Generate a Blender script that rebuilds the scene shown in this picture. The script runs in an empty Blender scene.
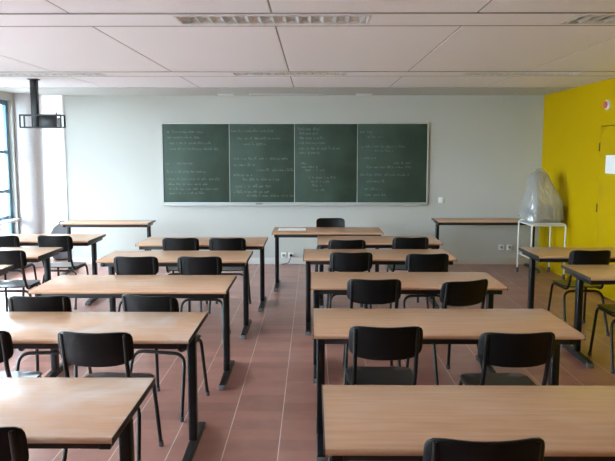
import bpy, bmesh, math, random
from mathutils import Vector, Matrix
random.seed(7)
S = bpy.context.scene
C = S.collection
PI = math.pi

# ------------------------------------------------------------------ materials
def new_mat(name):
    m = bpy.data.materials.new(name); m.use_nodes = True
    nt = m.node_tree
    b = nt.nodes['Principled BSDF']
    return m, nt, b

def plain(name, col, rough=.5, metal=0., spec=.5, bump=0., bscale=60., var=0.):
    m, nt, b = new_mat(name)
    b.inputs['Base Color'].default_value = (*col, 1)
    b.inputs['Roughness'].default_value = rough
    b.inputs['Metallic'].default_value = metal
    b.inputs['Specular IOR Level'].default_value = spec
    if bump or var:
        tc = nt.nodes.new('ShaderNodeTexCoord')
        n = nt.nodes.new('ShaderNodeTexNoise'); n.inputs['Scale'].default_value = bscale
        n.inputs['Detail'].default_value = 4
        nt.links.new(tc.outputs['Object'], n.inputs['Vector'])
        if bump:
            bp = nt.nodes.new('ShaderNodeBump'); bp.inputs['Strength'].default_value = bump
            bp.inputs['Distance'].default_value = .004
            nt.links.new(n.outputs['Fac'], bp.inputs['Height'])
            nt.links.new(bp.outputs['Normal'], b.inputs['Normal'])
        if var:
            r = nt.nodes.new('ShaderNodeValToRGB')
            r.color_ramp.elements[0].position = .3; r.color_ramp.elements[1].position = .7
            r.color_ramp.elements[0].color = (*[c*(1-var) for c in col], 1)
            r.color_ramp.elements[1].color = (*[min(1, c*(1+var)) for c in col], 1)
            nt.links.new(n.outputs['Fac'], r.inputs['Fac'])
            nt.links.new(r.outputs['Color'], b.inputs['Base Color'])
    return m

def beech(name, smear):
    m, nt, b = new_mat(name)
    N, L = nt.nodes.new, nt.links.new
    tc = N('ShaderNodeTexCoord')
    mp = N('ShaderNodeMapping'); mp.inputs['Scale'].default_value = (1.6, 26, 26)
    oi = N('ShaderNodeObjectInfo')
    add = N('ShaderNodeVectorMath'); add.operation = 'ADD'
    mul = N('ShaderNodeVectorMath'); mul.operation = 'SCALE'
    L(oi.outputs['Location'], mul.inputs[0]); mul.inputs['Scale'].default_value = 3.7
    L(tc.outputs['Object'], add.inputs[0]); L(mul.outputs[0], add.inputs[1])
    L(add.outputs[0], mp.inputs['Vector'])
    n = N('ShaderNodeTexNoise'); n.inputs['Scale'].default_value = 1.6; n.inputs['Detail'].default_value = 6
    n.inputs['Roughness'].default_value = .6
    L(mp.outputs[0], n.inputs['Vector'])
    r = N('ShaderNodeValToRGB')
    r.color_ramp.elements[0].position = .3; r.color_ramp.elements[0].color = (.55, .31, .175, 1)
    r.color_ramp.elements[1].position = .72; r.color_ramp.elements[1].color = (.66, .395, .24, 1)
    L(n.outputs['Fac'], r.inputs['Fac'])
    col = r.outputs['Color']
    # chalk dust left by wiping
    n2 = N('ShaderNodeTexNoise'); n2.inputs['Scale'].default_value = 1.7; n2.inputs['Detail'].default_value = 2
    n2.inputs['Distortion'].default_value = 1.6
    L(add.outputs[0], n2.inputs['Vector'])
    r2 = N('ShaderNodeValToRGB')
    r2.color_ramp.elements[0].position = .42; r2.color_ramp.elements[0].color = (0, 0, 0, 1)
    r2.color_ramp.elements[1].position = .82; r2.color_ramp.elements[1].color = (smear,)*3+(1,)
    L(n2.outputs['Fac'], r2.inputs['Fac'])
    mx = N('ShaderNodeMix'); mx.data_type = 'RGBA'
    L(r2.outputs['Color'], mx.inputs[0]); L(col, mx.inputs[6]); mx.inputs[7].default_value = (.78, .74, .70, 1)
    L(mx.outputs[2], b.inputs['Base Color'])
    b.inputs['Roughness'].default_value = .24
    b.inputs['Specular IOR Level'].default_value = .85
    return m

def floor_mat():
    m, nt, b = new_mat('terracotta_tiles')
    N, L = nt.nodes.new, nt.links.new
    tc = N('ShaderNodeTexCoord'); sp = N('ShaderNodeSeparateXYZ'); L(tc.outputs['Object'], sp.inputs[0])
    def M(op, a, bb=None, c=None):
        q = N('ShaderNodeMath'); q.operation = op
        for i, v in enumerate((a, bb, c)):
            if v is None: continue
            if isinstance(v, (int, float)): q.inputs[i].default_value = v
            else: L(v, q.inputs[i])
        return q.outputs[0]
    px = M('DIVIDE', M('ADD', sp.outputs[0], .194+.308*20), .308)
    py = M('DIVIDE', M('ADD', sp.outputs[1], 20.), .148)
    fx, fy = M('FRACT', px), M('FRACT', py)
    ix, iy = M('FLOOR', px), M('FLOOR', py)
    dx = M('MULTIPLY', M('MINIMUM', fx, M('SUBTRACT', 1., fx)), .308)
    dy = M('MULTIPLY', M('MINIMUM', fy, M('SUBTRACT', 1., fy)), .148)
    jx = M('LESS_THAN', dx, .0024); jy = M('LESS_THAN', dy, .0028)
    cb = N('ShaderNodeCombineXYZ'); L(ix, cb.inputs[0]); L(iy, cb.inputs[1])
    wn = N('ShaderNodeTexWhiteNoise'); wn.noise_dimensions = '3D'; L(cb.outputs[0], wn.inputs['Vector'])
    ns = N('ShaderNodeTexNoise'); ns.inputs['Scale'].default_value = 9; ns.inputs['Detail'].default_value = 6
    L(tc.outputs['Object'], ns.inputs['Vector'])
    v = M('ADD', M('MULTIPLY', wn.outputs['Value'], .45), M('MULTIPLY', ns.outputs['Fac'], .55))
    r = N('ShaderNodeValToRGB')
    e = r.color_ramp.elements
    e[0].position = .2; e[0].color = (.29, .125, .094, 1)
    e[1].position = .8; e[1].color = (.46, .215, .165, 1)
    L(v, r.inputs['Fac'])
    m1 = N('ShaderNodeMix'); m1.data_type = 'RGBA'
    L(M('MULTIPLY', jy, .42), m1.inputs[0]); L(r.outputs['Color'], m1.inputs[6]); m1.inputs[7].default_value = (.50, .30, .22, 1)
    m2 = N('ShaderNodeMix'); m2.data_type = 'RGBA'
    L(jx, m2.inputs[0]); L(m1.outputs[2], m2.inputs[6]); m2.inputs[7].default_value = (.76, .68, .62, 1)
    L(m2.outputs[2], b.inputs['Base Color'])
    b.inputs['Specular IOR Level'].default_value = .6
    b.inputs['Coat Weight'].default_value = .35; b.inputs['Coat Roughness'].default_value = .30; b.inputs['Coat IOR'].default_value = 1.65
    j = M('MAXIMUM', jx, jy)
    L(M('ADD', .31, M('MULTIPLY', j, .4)), b.inputs['Roughness'])
    return m

def glass_mat():
    m = bpy.data.materials.new('window_glass'); m.use_nodes = True
    nt = m.node_tree; nt.nodes.clear()
    N, L = nt.nodes.new, nt.links.new
    o = N('ShaderNodeOutputMaterial'); mx = N('ShaderNodeMixShader')
    t = N('ShaderNodeBsdfTransparent'); g = N('ShaderNodeBsdfGlossy'); g.inputs['Roughness'].default_value = .02
    t.inputs[0].default_value = (.95, .97, .97, 1)
    lw = N('ShaderNodeLayerWeight'); lw.inputs[0].default_value = .5
    pw = N('ShaderNodeMath'); pw.operation = 'POWER'; pw.inputs[1].default_value = 5; L(lw.outputs['Facing'], pw.inputs[0])
    fr = N('ShaderNodeMath'); fr.operation = 'MULTIPLY_ADD'; fr.inputs[1].default_value = .8; fr.inputs[2].default_value = .03; L(pw.outputs[0], fr.inputs[0])
    L(fr.outputs[0], mx.inputs[0]); L(t.outputs[0], mx.inputs[1]); L(g.outputs[0], mx.inputs[2]); L(mx.outputs[0], o.inputs[0])
    return m

def film_mat():
    m = bpy.data.materials.new('plastic_film'); m.use_nodes = True
    nt = m.node_tree; nt.nodes.clear()
    N, L = nt.nodes.new, nt.links.new
    o = N('ShaderNodeOutputMaterial'); mx = N('ShaderNodeMixShader'); m2 = N('ShaderNodeMixShader')
    t = N('ShaderNodeBsdfTransparent'); d = N('ShaderNodeBsdfDiffuse'); d.inputs[0].default_value = (.72, .74, .78, 1)
    tr = N('ShaderNodeBsdfTranslucent'); tr.inputs[0].default_value = (.72, .74, .78, 1)
    g = N('ShaderNodeBsdfGlossy'); g.inputs['Roughness'].default_value = .25
    m3 = N('ShaderNodeMixShader'); m3.inputs[0].default_value = .4
    L(d.outputs[0], m3.inputs[1]); L(tr.outputs[0], m3.inputs[2])
    tc = N('ShaderNodeTexCoord'); mp = N('ShaderNodeMapping'); mp.inputs['Scale'].default_value = (1, 1, .35); mp.inputs['Rotation'].default_value = (.3, .5, 0)
    L(tc.outputs['Object'], mp.inputs[0])
    ns = N('ShaderNodeTexNoise'); ns.inputs['Scale'].default_value = 7; ns.inputs['Detail'].default_value = 3; ns.inputs['Distortion'].default_value = 1.5
    L(mp.outputs[0], ns.inputs['Vector'])
    bp = N('ShaderNodeBump'); bp.inputs['Strength'].default_value = .9; bp.inputs['Distance'].default_value = .06
    L(ns.outputs['Fac'], bp.inputs['Height'])
    for q in (d, tr, g): L(bp.outputs[0], q.inputs['Normal'])
    mx.inputs[0].default_value = .42; L(t.outputs[0], mx.inputs[1]); L(m3.outputs[0], mx.inputs[2])
    m2.inputs[0].default_value = .16; L(mx.outputs[0], m2.inputs[1]); L(g.outputs[0], m2.inputs[2]); L(m2.outputs[0], o.inputs[0])
    return m

def door_window(name, col): return plain(name, col, .45)

M_BEECH = beech('beech_laminate', .10)
M_SMEAR = beech('beech_laminate_chalky', .6)
M_FLOOR = floor_mat()
M_BLACK = plain('black_plastic', (.004, .004, .0045), .5, spec=.25)
M_SEAT = plain('black_seat_plywood', (.010, .011, .012), .30, spec=.6)
M_TUBE = plain('black_enamel', (.006, .0065, .008), .36, spec=.4)
M_EDGE = plain('dark_edge_band', (.03, .017, .010), .45)
M_RAIL = plain('dark_steel_rail', (.014, .012, .011), .5)
M_WALL = plain('white_wall_paint', (.53, .545, .515), .75, spec=.3, bump=.12, bscale=220)
M_REAR = plain('brown_rear_wall', (.12, .10, .09), .7)
M_CEIL = plain('white_ceiling_board', (.86, .86, .92), .85, spec=.2, bump=.1, bscale=300)
M_BACK = plain('grey_ceiling_joint_profile', (.34, .33, .33), .9)
M_SEAM = plain('ceiling_joint_strip', (.30, .29, .285), .9)
M_BORD = plain('ceiling_border_plaster', (.56, .58, .57), .85, spec=.2)
M_YEL = plain('yellow_wall_paint', (.46, .305, .001), .7, spec=.04, bump=.1, bscale=180)
M_YDOOR = plain('yellow_door_paint', (.475, .315, .001), .65, spec=.06)
M_DARK = plain('gap_shade_and_hinge', (.10, .065, .01), .8)
M_PLINTH = plain('grey_plinth', (.66, .66, .65), .5)
M_CONC = plain('painted_column', (.66, .66, .68), .8, bump=.25, bscale=40, var=.05)
M_FRAME = plain('blue_grey_window_frame', (.15, .27, .38), .4)
M_SILL = plain('white_sill', (.82, .82, .80), .4)
M_GLASS = glass_mat()
M_FILM = film_mat()
M_ALU = plain('aluminium', (.72, .73, .74), .35, metal=.9)
M_MIRROR = plain('bright_louvre', (.94, .95, .97), .36, metal=1.)
M_HOUS = plain('white_enamel', (.74, .74, .74), .45)
M_TUBEL = plain('white_diffuser', (.85, .86, .86), .3)
M_BOARD = plain('green_chalkboard', (.036, .066, .047), .6, spec=.4, bscale=3.2, var=.25)
M_BFRAME = plain('pale_grey_frame', (.50, .52, .51), .5)
M_CHALK = plain('white_chalk', (.40, .44, .41), .95, spec=.1)
M_PINK = plain('pink_chalk', (.62, .36, .40), .95, spec=.1)
M_WHITEP = plain('white_plastic', (.80, .80, .79), .4)
M_PAPER = plain('white_paper', (.86, .86, .85), .8)
M_CREAM = plain('cream_steel_tube', (.74, .74, .70), .4)
M_BEIGE = plain('beige_plastic', (.27, .26, .24), .5)
M_GREYBAG = plain('grey_cloth', (.16, .16, .18), .9, bump=.4, bscale=90)
M_RED = plain('red_plastic', (.55, .10, .06), .4)
M_GREYP = plain('grey_plastic', (.30, .31, .32), .5)
M_HEDGE = plain('dry_hedge', (.20, .15, .11), .9, bscale=25, var=.5)
M_GROUND = plain('outdoor_paving', (.24, .23, .215), .9, bscale=5, var=.15)
M_SPONGE = plain('brown_felt', (.10, .07, .05), .9)
M_RUB = plain('grey_rubber', (.08, .08, .085), .6)
M_FOOTCAP = plain('grey_foot_cap', (.15, .15, .155), .4)

# ------------------------------------------------------------------ mesh helpers
class MB:
    def __init__(self): self.bm = bmesh.new()
    def box(self, x0, x1, y0, y1, z0, z1, bev=0, seg=2, mat=None):
        r = bmesh.ops.create_cube(self.bm, size=1)
        vs = r['verts']
        for v in vs:
            v.co = Vector(((x0+x1)/2+v.co.x*(x1-x0), (y0+y1)/2+v.co.y*(y1-y0), (z0+z1)/2+v.co.z*(z1-z0)))
        if mat is not None:
            for v in vs: v.co = mat @ v.co
        if bev:
            es = list({e for v in vs for e in v.link_edges})
            bmesh.ops.bevel(self.bm, geom=es, offset=bev, segments=seg, affect='EDGES', profile=.5)
        return self
    def tube(self, pts, r, fil=0., seg=10, fs=6, closed=False):
        P = fillet([Vector(p) for p in pts], fil, fs) if fil else [Vector(p) for p in pts]
        n = len(P); rings = []
        t0 = (P[1]-P[0]).normalized()
        up = Vector((0, 0, 1)) if abs(t0.z) < .9 else Vector((1, 0, 0))
        nrm = (up - t0*up.dot(t0)).normalized()
        for i in range(n):
            t = (P[min(i+1, n-1)]-P[max(i-1, 0)]).normalized()
            nrm = (nrm - t*nrm.dot(t)).normalized(); bi = t.cross(nrm)
            rad = r[i] if isinstance(r, (list, tuple)) else r
            rings.append([self.bm.verts.new(P[i]+(nrm*math.cos(2*PI*k/seg)+bi*math.sin(2*PI*k/seg))*rad) for k in range(seg)])
        for a, b in zip(rings, rings[1:]):
            for k in range(seg):
                self.bm.faces.new((a[k], a[(k+1) % seg], b[(k+1) % seg], b[k]))
        self.bm.faces.new(rings[0][::-1]); self.bm.faces.new(rings[-1])
        return self
    def lathe(self, prof, seg=24, axis=(0, 0, 0), M=None):
        M = M or Matrix.Translation(axis)
        rings = [[self.bm.verts.new(M @ Vector((rr*math.cos(2*PI*k/seg), rr*math.sin(2*PI*k/seg), z))) for k in range(seg)] for rr, z in prof]
        for a, b in zip(rings, rings[1:]):
            for k in range(seg): self.bm.faces.new((a[k], a[(k+1) % seg], b[(k+1) % seg], b[k]))
        self.bm.faces.new(rings[0][::-1]); self.bm.faces.new(rings[-1])
        return self
    def loft(self, loops, cap=True):
        R = [[self.bm.verts.new(Vector(p)) for p in lp] for lp in loops]
        n = len(R[0])
        for a, b in zip(R, R[1:]):
            for k in range(n): self.bm.faces.new((a[k], a[(k+1) % n], b[(k+1) % n], b[k]))
        if cap: self.bm.faces.new(R[0][::-1]); self.bm.faces.new(R[-1])
        return self
    def mesh(self, name, m, smooth=True):
        bmesh.ops.recalc_face_normals(self.bm, faces=self.bm.faces)
        me = bpy.data.meshes.new(name); self.bm.to_mesh(me); self.bm.free()
        me.materials.append(m)
        if smooth:
            me.shade_smooth()
            try: me.set_sharp_from_angle(angle=math.radians(38))
            except Exception: pass
        return me
    def build(self, name, m, parent=None, smooth=True):
        return put(name, self.mesh(name, m, smooth), parent)

def put(name, me, parent=None):
    o = bpy.data.objects.new(name, me); C.objects.link(o)
    if parent is not None: o.parent = parent
    return o

def fillet(P, rad, n):
    out = [P[0]]
    for a, b, c in zip(P, P[1:], P[2:]):
        u, w = (a-b), (c-b)
        rr = min(rad, u.length*.48, w.length*.48)
        p, q = b+u.normalized()*rr, b+w.normalized()*rr
        for i in range(n+1):
            t = i/n
            out.append(p*(1-t)**2 + b*2*t*(1-t) + q*t*t)
    out.append(P[-1])
    return out

def tag(o, label, cat, group=None, kind=None):
    o['label'] = label; o['category'] = cat
    if group: o['group'] = group
    if kind: o['kind'] = kind
    return o
def struct(o):
    o['kind'] = 'structure'; return o
def thing(name, label, cat, loc=(0, 0, 0), rz=0., group=None):
    o = bpy.data.objects.new(name, None); C.objects.link(o)
    o.empty_display_size = .1
    o.location = loc; o.rotation_euler = (0, 0, rz)
    return tag(o, label, cat, group)
def copy_tree(o, parent=None):
    c = o.copy(); C.objects.link(c)
    if parent is not None:
        c.parent = parent
    for ch in list(KIDS.get(o.name, [])):
        copy_tree(ch, c)
    return c
KIDS = {}
def reg(root):
    """remember children of a prototype by name so copies never pick up later additions"""
    for ch in [x for x in bpy.data.objects if x.parent == root]:
        KIDS.setdefault(root.name, []).append(ch); reg(ch)

# ------------------------------------------------------------------ room
XL, XR, YN, YF, H = -4.25, 3.385, -2.2, 10.14, 2.51
YE = 13.2
XP = -3.685           # free end of the front wall
struct(MB().box(XL-.25, XR+.2, YN-.2, YE+.2, -.12, 0).build('floor', M_FLOOR))
struct(MB().box(XP, XR+.15, YF, YF+.14, 0, H+.2).build('wall_front', M_WALL))
struct(MB().box(XL, XR+.15, YN-.15, YN, 0, H+.2).build('wall_rear', M_REAR))
# right wall in yellow with a flush door
DY1, DY0, DZ = 8.10, 7.16, 1.985
w = MB().box(XR, XR+.15, DY1, YF, 0, H+.2).box(XR, XR+.15, YN, DY0, 0, H+.2).box(XR, XR+.15, DY0, DY1, DZ, H+.2)
w.box(XR+.06, XR+.15, DY0, DY1, 0, DZ)
struct(w.build('wall_right', M_YEL))
g = struct(MB().box(XR+.046, XR+.0595, DY0+.002, DY1-.002, .003, DZ-.002).build('trim_1', M_DARK))  # dark sheet behind the door, shade of the gap put into its colour
d = struct(MB().box(XR-.004, XR+.04, DY0+.008, DY1-.008, .012, DZ-.01, .003).build('door_1', M_YDOOR))
for z in (.3, 1.02, 1.74):
    MB().tube([(XR-.008, DY1-.004, z-.05), (XR-.008, DY1-.004, z+.05)], .008).build('hinge', M_DARK, d)
MB().tube([(XR-.004, DY0+.08, 1.02), (XR-.05, DY0+.08, 1.02), (XR-.05, DY0+.2, 1.02)], .009, .02).build('door_handle', M_ALU, d)

# left wall: low parapet, lintel and piers around the windows
wins = [(.95, 3.6), (3.8, 6.45), (7.75, 9.70)]
ZB, ZT = .30, 2.40
w = MB().box(XL-.12, XL, YN-.15, 9.75, 0, ZB).box(XL-.12, XL, YN-.15, 9.75, ZT, H+.2)
ed = [YN-.15] + [v for p in wins for v in p] + [9.75]
for a, b in zip(ed[0::2], ed[1::2]): w.box(XL-.12, XL, a, b, ZB, ZT)
w.box(XL-.12, XL, 9.75, YE, 0, H+.2)
struct(w.build('wall_left', M_WALL))
for i, (a, b) in enumerate(wins):
    fr = MB()
    x0, x1 = XL-.12, XL-.06
    fr.box(x0, x1, a, a+.07, ZB, ZT, .006).box(x0, x1, b-.07, b, ZB, ZT, .006)
    fr.box(x0, x1, a+.07, b-.07, ZB, ZB+.06).box(x0, x1, a+.07, b-.07, ZT-.07, ZT)
    mid = [a+(b-a)*k/3 for k in (1, 2)]
    if i == 2: mid = [8.4, 9.05]
    for y in mid: fr.box(x0, x1, y-.04, y+.04, ZB+.06, ZT-.07, .006)
    for z in (.76, 1.13, 1.68): fr.box(x0+.01, x1-.01, a+.07, b-.07, z-.025, z+.025, .005)
    f = struct(fr.build('window_%d' % (i+1), M_FRAME))
    MB().box(XL-.105, XL-.099, a+.03, b-.03, ZB+.03, ZT-.03).build('glass_pane', M_GLASS, f)
    MB().box(XL-.05, XL+.06, a, b, .70, .735, .006).build('window_sill', M_SILL, f)
# end wall beyond the front partition, with a window lighting the gap
w = MB().box(XL-.2, XR+.15, YE, YE+.15, 0, .4).box(XL-.2, XR+.15, YE, YE+.15, 2.4, H+.2)
w.box(XL-.2, XL+.15, YE, YE+.15, .4, 2.4).box(-.5, XR+.15, YE, YE+.15, .4, 2.4)
struct(w.build('wall_end', M_WALL))
struct(MB().box(-.5, -.4, YF+.14, YE, 0, H+.2).build('wall_side', M_WALL))
fr = MB()
for x in (XL+.15, -2.9, -1.7, -.56): fr.box(x, x+.06, YE+.03, YE+.09, .4, 2.4)
fr.box(XL+.15, -.5, YE+.03, YE+.09, .4, .46).box(XL+.15, -.5, YE+.03, YE+.09, 2.34, 2.4)
f = struct(fr.build('window_4', M_FRAME))
MB().box(XL+.18, -.53, YE+.055, YE+.061, .43, 2.37).build('glass_pane', M_GLASS, f)
struct(MB().box(XL-1.5, XL-.12, YN-.15, 9.75, 2.52, 2.64).build('trim_40', M_CONC))   # added canopy, out of view, keeps steep sky light off the near wall
# column
cb = MB().lathe([(.245, 0), (.245, .02), (.245, 1.2), (.245, H+.1)], 48, (-4.20, 10.0, 0)).build('column_1', M_CONC)
struct(cb)
# plinths
struct(MB().box(XP, XR, YF-.014, YF, 0, .095, .003).build('baseboard_front', M_PLINTH))
# slim grey edge profile on the free end of the front wall
struct(MB().box(XP-.012, XP+.012, YF-.012, YF+.15, 0, H).build('trim_2', M_PLINTH))

# ceiling: boards separated by open joints, bands that carry the lights
FIX = {4.41: [-2.7, -.25, 2.2], 7.4: [-2.85, -.25, 2.22], 1.4: [-2.7, -.25, 2.2]}
GAP = .013
c = MB()
c.box(XL-.2, XR+.15, YN-.15, YE+.15, H+.085, H+.16)      # slab above
xs = [XL-.01, -3.95, -2.7, -1.47, -.25, .985, 2.21, XR+.01]
bands = [1.4, 4.41, 7.4]
BH, FL, FW = .2, 1.22, .29       # band half width, fixture length, fixture width
yedges = [YN] + [v for b in bands for v in (b-BH, b+BH)] + [8.95]
for k in range(0, len(yedges), 2):
    y0, y1 = yedges[k], yedges[k+1]
    for a, b in zip(xs, xs[1:]):
        c.box(a+GAP/2, b-GAP/2, y0+.014, y1-.014, H, H+.012)
for yb in bands:
    y0, y1 = yb-BH+.014, yb+BH-.014
    cur = XL-.01
    for xc in FIX[yb]:
        a, b = xc-FL/2, xc+FL/2
        c.box(cur, a, y0, y1, H-.004, H+.012)
        c.box(a, b, y0, yb-FW/2, H-.004, H+.012); c.box(a, b, yb+FW/2, y1, H-.004, H+.012)
        cur = b
    c.box(cur, XR+.01, y0, y1, H-.004, H+.012)
ce = struct(c.build('ceiling', M_CEIL, smooth=False))
struct(MB().box(XL-.01, XR+.01, 8.965, YF+.0, H-.004, H+.012).build('trim_3', M_BORD))
struct(MB().box(XL-.01, -.4, YF+.0, YE+.1, H, H+.03).build('trim_4', M_CEIL))
struct(MB().box(XL-.01, XR+.01, YN, 8.965, H+.06, H+.066).build('trim_5', M_BACK))

tn = 6
for yb in bands:
    for e in (yb-BH, yb+BH):
        struct(MB().box(XL-.01, XR+.01, e-.0125, e+.0125, H-.005, H+.01).build('trim_%d' % tn, M_BACK)); tn += 1
for x in xs[1:-1]:
    m = MB()
    for k in range(0, len(yedges), 2): m.box(x-.0055, x+.0055, yedges[k]+.016, yedges[k+1]-.016, H+.003, H+.011)
    struct(m.build('trim_%d' % tn, M_SEAM)); tn += 1

# ------------------------------------------------------------------ recessed louvre lights
def louvre_light(x, y, label, first=[None]):
    if first[0] is None:
        t = thing('ceiling_light', label, 'ceiling light', (x, y, H), 0, 'recessed louvre lights in the ceiling')
        L2, W2 = FL/2-.004, FW/2-.004
        h = MB()
        h.box(-L2, L2, -W2, -W2+.012, -.006, .055).box(-L2, L2, W2-.012, W2, -.006, .055)
        h.box(-L2, -L2+.012, -W2+.012, W2-.012, -.006, .055).box(L2-.012, L2, -W2+.012, W2-.012, -.006, .055)
        h.build('housing', M_HOUS, t)
        # shallow mirror troughs, closed above
        for sgn in (-1, 1):
            rf = MB(); yc = sgn*.066; n = 10
            va = [[rf.bm.verts.new((xx, yc+(-1+2*k/n)*.063, .026-.014*(-1+2*k/n)**2)) for k in range(n+1)] for xx in (-L2+.013, L2-.013)]
            for k in range(n): rf.bm.faces.new((va[0][k], va[0][k+1], va[1][k+1], va[1][k]))
            rf.build('reflector', M_MIRROR, t)
        nb = 15
        for k in range(nb):
            xx = -L2+.013+(k+.5)*(2*L2-.026)/nb
            lv = MB()
            y0, y1 = -.128, .128
            lv.loft([[(xx-.002, y0, -.002), (xx+.002, y0, -.002), (xx+.002, y1, -.002), (xx-.002, y1, -.002)],
                     [(xx-.008, y0, .006), (xx+.008, y0, .006), (xx+.008, y1, .006), (xx-.008, y1, .006)],
                     [(xx-.022, y0, .0135), (xx+.022, y0, .0135), (xx+.022, y1, .0135), (xx-.022, y1, .0135)]])
            lv.build('louvre_blade', M_MIRROR, t)
        first[0] = t; reg(t)
        return t
    t = copy_tree(first[0]); t.location = (x, y, H); t['label'] = label
    return t
louvre_light(-.25, 4.41, 'recessed louvre light at the top centre, the nearest one in the middle of the ceiling')
louvre_light(2.2, 4.41, 'recessed louvre light cut off by the top right corner of the photo')
louvre_light(-2.7, 4.41, 'recessed louvre light whose end just shows at the top left edge')
louvre_light(-2.85, 7.4, 'recessed louvre light above the black hanging bracket at the left')
louvre_light(-.25, 7.4, 'recessed louvre light in the middle of the ceiling band nearer the chalkboard')
louvre_light(2.22, 7.4, 'recessed louvre light reflecting yellow, next to the top of the yellow wall')

t = thing('ceiling_grille', 'long narrow grey ceiling strip close to the wall above the chalkboard', 'ceiling grille', (-.38, 9.9, H-.004))
MB().box(-.53, .53, -.06, .06, -.012, 0, .003).build('frame', M_HOUS, t)
s = MB()
for k in range(24): s.box(-.5+k*.042, -.475+k*.042, -.04, .04, -.0155, -.0125)
s.build('slats', M_GREYP, t)
for i, x in enumerate((-1.25, .73)):
    t = thing('ceiling_spotlight', ('small white rectangular ceiling spot left of the grille strip' if i == 0 else 'small white rectangular ceiling spot right of the grille strip'),
              'ceiling light', (x, 9.9, H-.004), 0, 'small ceiling spots by the chalkboard wall')
    MB().box(-.12, .12, -.065, .065, -.02, 0, .005).build('housing', M_HOUS, t)
    MB().box(-.10, .10, -.05, .05, -.024, -.0205, .001).build('diffuser', M_TUBEL, t)

# ------------------------------------------------------------------ chalkboard
bx0, bx1, bz0, bz1 = -2.222, 1.685, .935, 2.09
t = thing('chalkboard', 'long dark green chalkboard of four panels covered in faint chalk writing', 'chalkboard', ((bx0+bx1)/2, YF, bz0))
ox, oz = (bx0+bx1)/2, bz0
edges = [bx0, (230-313)/67.06, (294.6-313)/67.06, (357-313)/67.06, bx1]
edges = [e for e in edges]
fr = MB(); fw = .02
fr.box(bx0-fw-ox, bx0-ox, -.03, -.001, -fw, bz1-bz0+fw, .003).box(bx1-ox, bx1+fw-ox, -.03, -.001, -fw, bz1-bz0+fw, .003)
fr.box(bx0-ox, bx1-ox, -.03, -.001, bz1-bz0, bz1-bz0+fw, .003).box(bx0-ox, bx1-ox, -.03, -.001, -fw, 0, .003)
fr.build('frame', M_BFRAME, t)
MB().box(bx0-ox, bx1-ox, -.075, -.001, -.045, -.036, .002).box(bx0-ox, bx1-ox, -.078, -.072, -.045, -.026, .002).box(bx0-ox, bx1-ox, -.02, -.001, -.036, -.0205).build('chalk_tray', M_BFRAME, t)
# each line of writing: (start, end, height) as fractions of the panel
def PX(off, sc, rows):  # rows given as photo-measured x0, x1, y
    return [((a/sc+off-313)/67.06, (b/sc+off-313)/67.06, 1.68+(152-(y/sc+118))/67.06) for a, b, y in rows]
W = [PX(160, 5.24, [(45, 215, 75), (45, 215, 103), (55, 270, 132), (55, 300, 162), (40, 50, 237), (90, 155, 237), (40, 245, 280), (40, 290, 318), (45, 250, 345), (50, 290, 370), (50, 230, 392)]),
     PX(228, 5.24, [(20, 215, 70), (50, 260, 108), (80, 200, 138), (30, 300, 212), (30, 140, 245), (150, 330, 272), (30, 130, 298), (80, 270, 320), (40, 230, 356), (30, 200, 385), (100, 330, 405)]),
     PX(290, 5.24, [(45, 145, 60), (50, 145, 82), (50, 165, 106), (45, 160, 131), (50, 250, 160), (50, 150, 182), (55, 75, 236), (60, 150, 255), (80, 180, 272), (100, 220, 310), (110, 190, 331), (115, 160, 352), (120, 160, 376)]),
     PX(355, 5.24, [(20, 65, 75), (60, 140, 100), (30, 235, 150), (100, 190, 172), (25, 100, 210), (200, 270, 235), (60, 280, 256), (25, 280, 296), (60, 140, 330), (50, 140, 370), (50, 150, 400)])]
def scribble(mb, x0, x1, z, h):
    """unreadable running chalk strokes"""
    x = x0
    while x < x1:
        n = random.randint(1, 5)
        pts = [(x, z)]
        for k in range(n):
            a = random.uniform(.5, 1.)*h*(1.7 if random.random() < .18 else 1)
            w_ = random.uniform(.012, .024)
            pts += [(x+w_*.35, z+a), (x+w_*.75, z+a*random.uniform(.4, .9)), (x+w_*.6, z+random.uniform(-.3, .1)*h), (x+w_, z+random.uniform(0, .3)*h)]
            x += w_
        wd = .0007
        for (ax, az), (bx_, bz_) in zip(pts, pts[1:]):
            dx, dz = bx_-ax, bz_-az; l = math.hypot(dx, dz) or 1
            nx, nz = -dz/l*wd, dx/l*wd
            vs = [mb.bm.verts.new((p, -.0235, q)) for p, q in ((ax+nx, az+nz), (ax-nx, az-nz), (bx_-nx, bz_-nz), (bx_+nx, bz_+nz))]
            mb.bm.faces.new(vs)
        x += random.uniform(.014, .035)
for i in range(4):
    a, b = edges[i]+(.004 if i else 0), edges[i+1]-(.004 if i < 3 else 0)
    p = MB().box(a-ox, b-ox, -.022, -.002, 0, bz1-bz0, .001).build('panel', M_BOARD, t)
    mw, mp = MB(), MB()
    for k, (u, v, z) in enumerate(W[i]):
        scribble(mp if (i == 0 and k == 5) else mw, u-ox, min(v, b-.02)-ox, z-oz-.012, .026)
    mw.build('chalk_writing', M_CHALK, p)
    if i == 0: mp.build('chalk_writing', M_PINK, p)
for e in edges[1:4]:
    MB().box(e-.0035-ox, e+.0035-ox, -.0245, -.003, 0, bz1-bz0).build('joint_strip', M_BFRAME, t)
er = thing('board_eraser', 'small dark felt eraser lying on the chalk tray', 'eraser', (-.80, YF-.052, bz0-.0358))
MB().box(-.05, .05, -.016, .016, 0, .018, .003).build('felt', M_SPONGE, er)
MB().box(-.048, .048, -.014, .014, .018, .03, .003).build('grip', M_GREYP, er)

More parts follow.
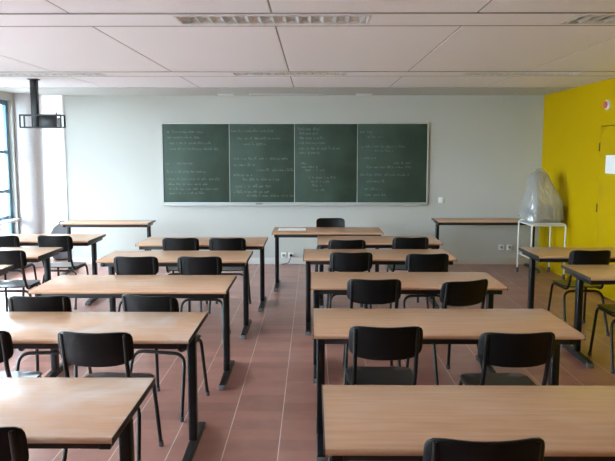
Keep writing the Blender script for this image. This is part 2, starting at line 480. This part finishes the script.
# ------------------------------------------------------------------ wall fittings
def plate(name, x, z, label, cat, plug=None, size=.042, group=None):
    t = thing(name, label, cat, (x, YF, z), 0, group)
    MB().box(-size, size, -.012, -.0005, -size, size, .003).build('cover_plate', M_WHITEP, t)
    if plug == 'switch':
        MB().box(-.022, .022, -.018, -.0125, -.028, .028, .002).build('rocker', M_WHITEP, t)
    else:
        MB().lathe([(.022, 0), (.022, .003), (.018, .0032)], 20, M=Matrix.Translation((0, -.0122, 0)) @ Matrix.Rotation(PI/2, 4, 'X')).build('socket_face', M_GREYP, t)
    return t
plate('light_switch', 1.91, .965, 'small white light switch plate right of the chalkboard', 'light switch', 'switch')
plate('wall_socket', -.44, .135, 'white wall socket low on the wall, nearest to the leg of the teacher desk', 'wall socket', group='white wall sockets')
plate('wall_socket', -.33, .135, 'white wall socket low on the wall holding a dark plug', 'wall socket', group='white wall sockets')
plate('wall_socket', 2.83, .26, 'white wall socket under the right wall desk, left one beside the trolley', 'wall socket', group='white wall sockets')
plate('wall_socket', 2.95, .26, 'white wall socket under the right wall desk, right one beside the trolley', 'wall socket', group='white wall sockets')
t = thing('power_plug', 'dark plug and short cable hanging from the low white wall socket', 'plug', (-.33, YF-.016, .135))
MB().lathe([(.016, 0), (.02, .006), (.018, .03), (.009, .042)], 16, M=Matrix.Rotation(PI/2, 4, 'X')).build('plug_body', M_BLACK, t)
MB().tube([(0, -.04, 0), (0, -.07, -.01), (-.03, -.07, -.10), (-.08, -.045, -.123), (-.14, -.04, -.127)], .005, .04).build('cable', M_BLACK, t)
# notice on the door and the alarm above it
tag(MB().box(XR-.0065, XR-.005, 7.62, 7.92, 1.435, 1.645).build('paper_notice', M_PAPER), 'blank white paper sheet stuck on the yellow door', 'notice')
t = thing('fire_alarm', 'small round alarm with a red centre high on the yellow wall above the door', 'alarm', (XR, 7.93, 2.217))
RX = Matrix.Rotation(-PI/2, 4, 'Y')
MB().lathe([(.06, 0.), (.06, .02), (.05, .03)], 24, M=RX).build('base', M_WHITEP, t)
MB().lathe([(.04, .0305), (.038, .045), (.022, .058), (.004, .062)], 20, M=RX).build('sounder', M_RED, t)

# hanging bracket
t = thing('ceiling_bracket', 'black ceiling pole with an empty hanging television cage beside the column', 'television bracket', (-3.195, 7.9, H))
z1, z0 = -(H-2.10), -(H-1.962)
MB().box(-.038, .038, -.03, .03, z0, -.008, .004).build('pole', M_TUBE, t)
MB().box(-.055, .055, -.05, .05, -.012, 0, .003).build('ceiling_plate', M_TUBE, t)
cg = MB()
X0, X1, Y0, Y1 = -.16, .31, -.05, .07
for z in (z0, z1):
    for y in (Y0, Y1): cg.box(X0, X1, y-.008, y+.008, z-.008, z+.008)
    for x in (X0, X1): cg.box(x-.008, x+.008, Y0, Y1, z-.008, z+.008)
for x in (X0, X1):
    for y in (Y0, Y1): cg.box(x-.008, x+.008, y-.008, y+.008, z0, z1)
cg.box(.255, .267, Y0-.008, Y0+.008, z0, z1+.03)
cg.build('cage', M_TUBE, t)
MB().box(.046, .25, Y0+.03, Y0+.05, z0+.008, z1-.006, .003).build('back_plate', M_TUBE, t)
MB().box(.252, .30, Y0+.05, Y0+.06, z0+.012, z1-.03, .003).build('side_plate', M_FOOTCAP, t)

# ------------------------------------------------------------------ desks
TH = .72
MESH = {}
def desk_meshes(w, d, smear):
    key = (round(w, 3), round(d, 3), smear)
    if key in MESH: return MESH[key]
    a, b = w/2, d/2
    r = {}
    top = MB()
    prof = []
    n = 6
    for k in range(n+1):   # rounded front edge
        an = -PI/2 - PI*k/n*1.0
        prof.append((-b+.012+.012*math.cos(an), TH-.012+.012*math.sin(an)))
    for k in range(n+1):
        an = PI/2 - PI*k/n
        prof.append((b-.012+.012*math.cos(an), TH-.012+.012*math.sin(an)))
    top.loft([[(x, y, z) for y, z in prof] for x in (-a+.004, a-.004)])
    r['top'] = top.mesh('tabletop', M_SMEAR if smear else M_BEECH)
    r['edge'] = []
    for s in (-1, 1):
        r['edge'].append(MB().box(*sorted((s*(a-.0042), s*a)), -b+.001, b-.001, TH-.026, TH+.0006, .001).mesh('edge_band', M_EDGE))
    ry = b-.07
    r['rail'] = [MB().box(-a+.06, a-.06, s*ry-.015, s*ry+.015, TH-.064, TH-.0245, .003).mesh('rail', M_RAIL) for s in (-1, 1)]
    r['leg'], r['foot'], r['cap'] = [], [], []
    for s in (-1, 1):
        x = s*(a-.045)
        m = MB().box(x-.024, x+.024, -.032, .032, .05, TH-.062, .012, 3)
        m.box(x-.02, x+.02, -b+.05, b-.05, TH-.064, TH-.0245, .003)
        r['leg'].append(m.mesh('leg', M_TUBE))
        m = MB().loft([[(x-.024, -.29, .012), (x+.024, -.29, .012), (x+.024, .29, .012), (x-.024, .29, .012)],
                       [(x-.024, -.29, .03), (x+.024, -.29, .03), (x+.024, .29, .03), (x-.024, .29, .03)],
                       [(x-.018, -.28, .04), (x+.018, -.28, .04), (x+.018, .28, .04), (x-.018, .28, .04)],
                       [(x-.018, -.07, .056), (x+.018, -.07, .056), (x+.018, .07, .056), (x-.018, .07, .056)]])
        r['foot'].append(m.mesh('foot', M_TUBE))
        r['cap'].append([MB().box(x-.026, x+.026, q-.025, q+.025, 0, .034, .006).mesh('foot_cap', M_FOOTCAP) for q in (-.278, .278)])
    MESH[key] = r
    return r
def desk(x0, x1, yf, yb, label, group='school desks in rows', smear=False, rz=0., name='school_desk', cat='desk'):
    r = desk_meshes(x1-x0, yb-yf, smear)
    t = thing(name, label, cat, ((x0+x1)/2, (yf+yb)/2, 0), rz, group)
    put('tabletop', r['top'], t)
    for m in r['edge']: put('edge_band', m, t)
    for m in r['rail']: put('rail', m, t)
    for k in (0, 1):
        lg = put('leg', r['leg'][k], t)
        put('foot', r['foot'][k], lg)
        for m in r['cap'][k]: put('foot_cap', m, lg)
    return t
LW, RW = 1.35, 1.395
def L(xr, yf, lab, smear=False, rz=0): desk(xr-LW, xr, yf, yf+.63, lab, smear=smear, rz=rz)
def Rr(xl, yf, lab, rz=0): desk(xl, xl+RW, yf, yf+.63, lab, rz=rz)
L(-.675, 2.195, 'beech school desk with wiped chalk smears, nearest of the left block by the aisle', True)
L(-.635, 3.40, 'beech school desk with chalk smears, second from the camera in the left aisle block', True)
desk(-1.985, -.60, 4.64, 5.27, 'beech school desk, third from the camera in the left aisle block')
L(-.585, 5.97, 'beech school desk, fourth from the camera in the left aisle block')
L(-.51, 7.04, 'beech school desk at the back of the left aisle block, nearest the chalkboard')
Rr(.037, 2.11, 'beech school desk filling the bottom right corner, nearest of the right block')
desk(0., 1.435, 3.50, 4.13, 'beech school desk with two whole black chairs before it, second in the right block')
desk(-.018, 1.395, 4.79, 5.42, 'beech school desk, third from the camera in the right aisle block')
Rr(-.09, 6.09, 'beech school desk, fourth from the camera in the right aisle block')
desk(.05, 1.38, 7.16, 7.79, 'beech school desk in front of the teacher desk, farthest of the right aisle block')
desk(-2.44-LW, -2.44, 7.31, 7.94, 'pale reflecting school desk beside the column, farthest of the window side desks')
desk(-2.54-LW, -2.54, 6.20, 6.83, 'pale reflecting school desk at the left edge, middle one of the window side desks')
desk(-2.57-LW, -2.57, 5.12, 5.75, 'pale school desk of which only a corner shows, nearest of the window side desks')
desk(2.09, 3.37, 6.24, 6.87, 'beech school desk in front of the covered trolley, farther one by the yellow wall')
desk(2.13, 3.375, 5.16, 5.79, 'beech school desk at the right edge, nearer one by the yellow wall')
desk(-.492, .845, 8.07, 8.71, "teacher's beech desk with a paper on it, standing alone below the chalkboard", "desks along the chalkboard wall", name='teacher_desk')
desk(-3.45, -2.24, 9.17, 9.62, 'beech desk under the bare left part of the front wall', "desks along the chalkboard wall", name='wall_desk')
desk(1.74, 3.2, 9.48, 9.95, 'beech desk against the front wall between the chalkboard and the covered trolley', "desks along the chalkboard wall", name='wall_desk')
p = tag(MB().box(-.17, .17, -.12, .12, 0, .004).build('paper_sheet', M_PAPER), "white paper lying on the left end of the teacher's desk", 'paper')
p.location = (-.26, 8.42, TH+.0012)

# ------------------------------------------------------------------ chairs
def make_chair(label):
    t = thing('school_chair', label, 'chair', (0, 0, 0), 0, 'black school chairs')
    r = .0115
    # backrest: moulded shell that wraps forward at its ends
    nx, nz = 16, 8
    def sup(u, v, off):
        # rounded rectangle outline
        wx, wz = .191, .091
        x = u*wx
        z = v*wz
        z += -.011*(1-u*u)*1.0
        y = .048*abs(u)**2.4 - .018*v + off
        return Vector((x, y, .721+z))
    m = MB()
    def outline(k, n=48, e=6.):
        a = 2*PI*k/n
        c_, s_ = math.cos(a), math.sin(a)
        d = (abs(c_)**e+abs(s_)**e)**(-1/e)
        return c_*d, s_*d
    rings = []
    n = 48
    for off, sc in ((-.010, .0), (-.010, .45), (-.010, .8), (-.009, .955), (-.004, .995), (.004, .995), (.009, .955), (.010, .8), (.010, .45), (.010, .0)):
        ring = []
        for k in range(n):
            u, v = outline(k, e=5.)
            du = 1-(1-sc)*(.19/.19) if sc < .9 else 1-(1-sc)*.6
            dv = sc if sc < .9 else 1-(1-sc)*1.1
            ring.append(m.bm.verts.new(sup(u*du, v*dv, off)))
        rings.append(ring)
    for a, b in zip(rings, rings[1:]):
        for k in range(n):
            m.bm.faces.new((a[k], a[(k+1) % n], b[(k+1) % n], b[k]))
    bmesh.ops.remove_doubles(m.bm, verts=m.bm.verts, dist=.0004)
    for s in (-1, 1):                                        # sleeves round the uprights
        m.tube([(s*.158, .040, .636), (s*.158, .012, .79)], .0112, seg=12)
    br = m.build('backrest', M_BLACK, t)
    for s in (-1, 1):
        for v in (-.7, .72):
            q = sup(s*.83, v, -.0105)
            MB().lathe([(.007, -.001), (.007, .002), (.004, .0045)], 12, M=Matrix.Translation(q) @ Matrix.Rotation(PI/2, 4, 'X')).build('screw', M_RUB, br)
    # seat
    m = MB()
    rings = []
    for dz, sc in ((-.006, .0), (-.006, .6), (-.006, .965), (0, 1.), (.006, .965), (.006, .6), (.006, 0)):
        ring = []
        for k in range(n):
            u, v = outline(k, n, 5.)
            u *= sc; v *= sc
            x = u*(.188+.006*v); y = .275+v*.195
            z = .446+dz-.010*(1-u*u)*(1-.5*v*v)-.018*max(0, v-.6)**1.5+.012*max(0, -v-.5)
            ring.append(m.bm.verts.new((x, y, z)))
        rings.append(ring)
    for a, b in zip(rings, rings[1:]):
        for k in range(n): m.bm.faces.new((a[k], a[(k+1) % n], b[(k+1) % n], b[k]))
    bmesh.ops.remove_doubles(m.bm, verts=m.bm.verts, dist=.0004)
    m.build('seat', M_SEAT, t)
    for s in (-1, 1):
        sf = MB().tube([(s*.186, .50, .012), (s*.166, .445, .424), (s*.160, .115, .418), (s*.158, .048, .58), (s*.158, .012, .785)], r, .06, 12, 8).build('side_frame', M_TUBE, t)
        MB().lathe([(.014, 0), (.015, .003), (.0145, .03)], 12, (s*.1862, .5003, 0)).build('rubber_foot', M_RUB, sf)
    ra = MB().tube([(-.20, .035, .012), (-.178, .15, .398), (.178, .15, .398), (.20, .035, .012)], r, .075, 12, 8).build('rear_leg_arch', M_TUBE, t)
    for s in (-1, 1):
        MB().lathe([(.014, 0), (.015, .003), (.0145, .03)], 12, (s*.200, .0345, 0)).build('rubber_foot', M_RUB, ra)
    MB().tube([(-.164, .40, .4235), (.164, .40, .4235)], .008).build('cross_bar', M_TUBE, t)
    return t
CH = [
    (.375, 3.37, 0, 'black school chair at the left end of the second desk in the right block'),
    (1.015, 3.26, 2, 'black school chair at the right end of the second desk in the right block'),
    (.54, 2.01, 1, 'black school chair at the bottom edge of the photo before the nearest right desk'),
    (.43, 4.66, 0, 'black school chair at the left end of the third desk in the right block'),
    (1.07, 4.62, 22, 'black school chair turned slightly left at the third desk in the right block'),
    (.34, 5.93, 0, 'black school chair at the left end of the fourth desk in the right block'),
    (1.005, 5.86, 4, 'black school chair at the right end of the fourth desk in the right block'),
    (.345, 6.79, 0, 'black school chair, low showing, at the left of the farthest right block desk'),
    (1.02, 7.0, 3, 'black school chair at the right of the farthest right block desk'),
    (-1.13, 2.09, -2, 'black school chair cut by the bottom left corner before the nearest left desk'),
    (-1.085, 3.25, -3, 'black school chair standing whole before the chalk smeared second left desk'),
    (-1.70, 3.27, 0, 'black school chair cut by the left edge at the second left desk'),
    (-1.695, 4.09, 4, 'black school chair pulled back from the third left desk, nearer the windows'),
    (-1.025, 4.11, -13, 'black school chair pulled back and turned right at the third left desk, beside the aisle'),
    (-1.51, 5.68, 0, 'black school chair at the window end of the fourth desk in the left aisle block'),
    (-.965, 5.68, 0, 'black school chair at the aisle end of the fourth desk in the left aisle block'),
    (-1.37, 6.93, 0, 'black school chair at the window end of the farthest left aisle desk'),
    (-.885, 6.93, 0, 'black school chair at the aisle end of the farthest left aisle desk'),
    (-2.75, 7.12, -4, 'black school chair in front of the column at the farthest window side desk'),
    (-3.32, 7.12, 0, 'black school chair at the left edge at the farthest window side desk'),
    (-2.79, 6.03, 3, 'black school chair with shiny reflecting seat at the middle window side desk'),
    (2.515, 6.08, 3, 'black school chair at the farther desk by the yellow wall'),
    (2.49, 5.02, 0, 'black school chair mostly outside the right edge at the nearer yellow wall desk'),
    (.235, 9.06, 180, "black school chair tucked behind the teacher's desk, facing the class"),
]
proto = None
for x, y, a, lab in CH:
    if proto is None:
        proto = make_chair(lab); reg(proto); t = proto
    else:
        t = copy_tree(proto); t['label'] = lab
    t.location = (x, y, 0); t.rotation_euler = (0, 0, math.radians(a))

# ------------------------------------------------------------------ trolley with the covered projector
tx, ty = 3.09, 9.16
t = thing('trolley', 'cream tubular trolley on castors in the right corner by the yellow wall', 'trolley', (tx, ty, 0))
HX, HY, ZT_ = .22, .285, .745
for s in (-1, 1):
    fr = MB().tube([(-HX, s*HY, .07), (-HX, s*HY, ZT_), (HX, s*HY, ZT_), (HX, s*HY, .07)], .012, .055, 12, 8).build('end_frame', M_CREAM, t)
    for q in (-1, 1):
        MB().lathe([(.03, -.011), (.034, -.006), (.034, .006), (.03, .011)], 20, M=Matrix.Translation((q*HX, s*HY+.012, .034)) @ Matrix.Rotation(PI/2, 4, 'Y')).box(q*HX-.016, q*HX+.016, s*HY-.012, s*HY+.014, .05, .078, .003).build('castor', M_RUB, fr)
m = MB()
for q in (-1, 1):
    for z in (.72, .28): m.tube([(q*HX, -HY, z), (q*HX, HY, z)], .009)
m.build('side_rails', M_CREAM, t)
MB().box(-HX+.012, HX-.012, -HY, HY, .712, .727, .003).build('top_shelf', M_CREAM, t)
MB().box(-HX+.012, HX-.012, -HY+.01, HY-.01, .272, .288, .003).build('lower_shelf', M_CREAM, t)
pz = .7275
pr = thing('overhead_projector', 'grey overhead projector under the plastic cover on the trolley', 'projector', (tx, ty, pz))
MB().box(-.16, .20, -.18, .18, 0, .235, .015).build('body', M_BEIGE, pr)
MB().box(-.12, .15, -.13, .13, .2355, .241).build('glass_stage', M_GREYP, pr)
MB().tube([(-.02, .155, .23), (-.02, .155, .62)], .014).build('arm', M_GREYP, pr)
MB().box(-.10, .05, -.05, .165, .56, .625, .02).build('projection_head', M_GREYP, pr)
# cover: draped film, closed on all sides, open below
cv = MB()
loops = []
prof = [(0., .262, .30, -.012, 0), (.04, .256, .295, -.010, 0), (.10, .250, .285, -.006, 0), (.20, .238, .265, 0, 0), (.27, .224, .25, -.004, 0), (.34, .198, .23, -.012, .01), (.43, .166, .20, -.022, .02),
        (.52, .138, .165, -.030, .03), (.59, .122, .14, -.034, .04), (.63, .102, .12, -.030, .05), (.65, .075, .09, -.024, .05), (.675, .05, .055, -.022, .05), (.70, .042, .045, -.022, .05), (.71, .01, .01, -.022, .05)]
rc = random.Random(5)
folds = [(rc.uniform(0, 2*PI), rc.uniform(.10, .30), rc.uniform(.012, .05), rc.uniform(-1.2, 1.2)) for _ in range(26)]
n = 96
for hz, ax, ay, cxo, cyo in prof:
    lp = []
    for k in range(n):
        a = 2*PI*k/n
        c_, s_ = math.cos(a), math.sin(a); e = 4.2
        d = (abs(c_)**e+abs(s_)**e)**(-1/e)
        f = 1.
        for a0, wdt, amp, tw in folds:
            da = (a-a0-tw*hz+PI) % (2*PI)-PI
            f += amp*math.exp(-(da/wdt)**2)*(1-hz/.75)-amp*.08
        f += .012*math.sin(9*hz*7+3*a)
        zz = hz*.95+(.014*math.sin(3*a)+.008*math.sin(7*a+1) if hz == 0 else 0)
        lp.append((cxo+ax*c_*d*f, cyo+ay*s_*d*f, zz))
    loops.append(lp)
cv.loft(loops, cap=False)
cv.bm.verts.ensure_lookup_table()
cv.bm.faces.new(cv.bm.verts[-n:])
cvo = tag(cv.build('dust_cover', M_FILM), 'translucent white plastic dust cover draped over the projector on the trolley', 'dust cover')
cvo.location = (tx-.012, ty, pz+.064)

# ------------------------------------------------------------------ behind the wall end, and outdoors
t = thing('cloth_bag', 'dark grey rounded bag behind the free end of the front wall', 'bag', (-3.93, 10.62, 0))
lp = []
for z, r_ in ((0, .17), (.03, .22), (.2, .25), (.4, .23), (.5, .17), (.56, .09), (.58, .03)):
    lp.append([(r_*.85*math.cos(2*PI*k/28)*(1+.05*math.sin(5*2*PI*k/28+z*6)), r_*.8*math.sin(2*PI*k/28), z) for k in range(28)])
MB().loft(lp).build('sack', M_GREYBAG, t)
MB().tube([(-.07, 0, .545), (-.05, 0, .60), (.05, 0, .60), (.07, 0, .545)], .012, .04).build('handle', M_GREYBAG, t)

struct(MB().box(-40, XL-.2, -30, 45, -.3, -.16).box(XL-.2, 12, YE+.2, 45, -.3, -.16).build('ground_1', M_GROUND))
hb = MB()
rnd = random.Random(3)
for i in range(5200):
    y = rnd.uniform(5.5, 15.0); x = -5.35+rnd.gauss(0, .22); z = rnd.uniform(-.1, .55)+.06*math.sin(y*4)
    s = rnd.uniform(.03, .07)
    Rm = Matrix.Translation((x, y, z)) @ Matrix.Rotation(rnd.uniform(0, 6), 4, 'Z') @ Matrix.Rotation(rnd.uniform(-1.4, 1.4), 4, 'X')
    vs = [hb.bm.verts.new(Rm @ Vector(q)) for q in ((-s*.5, 0, 0), (0, -s, 0.01), (s*.5, 0, 0), (0, s, .01))]
    hb.bm.faces.new(vs)
hg = thing('hedge', 'dry brown low hedge outside the left window', 'hedge', (-5.35, 10, -.16))
ho = hb.build('foliage', M_HEDGE, hg); ho.location = (5.35, -10, .16)
st = MB()
for k in range(20):
    yy = 5.7+k*.48
    st.tube([(-5.35, yy, -.16), (-5.35+rnd.uniform(-.05, .05), yy+.05, .4)], .02, seg=6)
so = st.build('stems', M_HEDGE, hg); so.location = (5.35, -10, .16)

# ------------------------------------------------------------------ light
wd = bpy.data.worlds.new('overcast_sky'); S.world = wd; wd.use_nodes = True
nt = wd.node_tree
bg = nt.nodes['Background']
# overcast sky: dim at the horizon, brightest overhead
SKY_COL, SKY_STR, SKY_HOR = (.745, .885, 1.0, 1), 81., .37
tc = nt.nodes.new('ShaderNodeTexCoord'); sx = nt.nodes.new('ShaderNodeSeparateXYZ')
nt.links.new(tc.outputs['Generated'], sx.inputs[0])
mr = nt.nodes.new('ShaderNodeMapRange')
mr.inputs['From Min'].default_value = 0; mr.inputs['From Max'].default_value = .9
mr.inputs['To Min'].default_value = SKY_STR*SKY_HOR; mr.inputs['To Max'].default_value = SKY_STR
nt.links.new(sx.outputs[2], mr.inputs['Value'])
nt.links.new(mr.outputs[0], bg.inputs['Strength'])
bg.inputs['Color'].default_value = SKY_COL
def portal(loc, rot, sx, sy):
    l = bpy.data.lights.new('window_portal', 'AREA'); l.shape = 'RECTANGLE'; l.size = sx; l.size_y = sy
    l.cycles.is_portal = True
    o = bpy.data.objects.new('window_portal', l); C.objects.link(o)
    o.location = loc; o.rotation_euler = rot
for a, b in wins:
    portal((XL-.14, (a+b)/2, (ZB+ZT)/2), (PI/2, 0, -PI/2), b-a, ZT-ZB)
portal(((XL-.4)/2, YE+.12, 1.4), (-PI/2, 0, 0), 3.6, 2.0)

# ------------------------------------------------------------------ camera
cam = bpy.data.cameras.new('camera'); co = bpy.data.objects.new('camera', cam); C.objects.link(co)
cam.sensor_width = 36; cam.sensor_fit = 'HORIZONTAL'
cam.lens = 680/615*36
pt = math.atan(78.5/680); yw = math.atan(5.5/680*math.cos(pt))
co.location = (0, 0, 1.68); co.rotation_euler = (PI/2-pt, 0, yw)
cam.clip_start = .05
S.camera = co
S.view_settings.view_transform = 'Standard'; S.view_settings.look = 'None'
S.view_settings.exposure = 0.0; S.view_settings.gamma = 1
S.view_settings.use_curve_mapping = False
S.cycles.max_bounces = 14; S.cycles.diffuse_bounces = 8; S.cycles.glossy_bounces = 6; S.cycles.transparent_max_bounces = 12
S.cycles.sample_clamp_indirect = 8
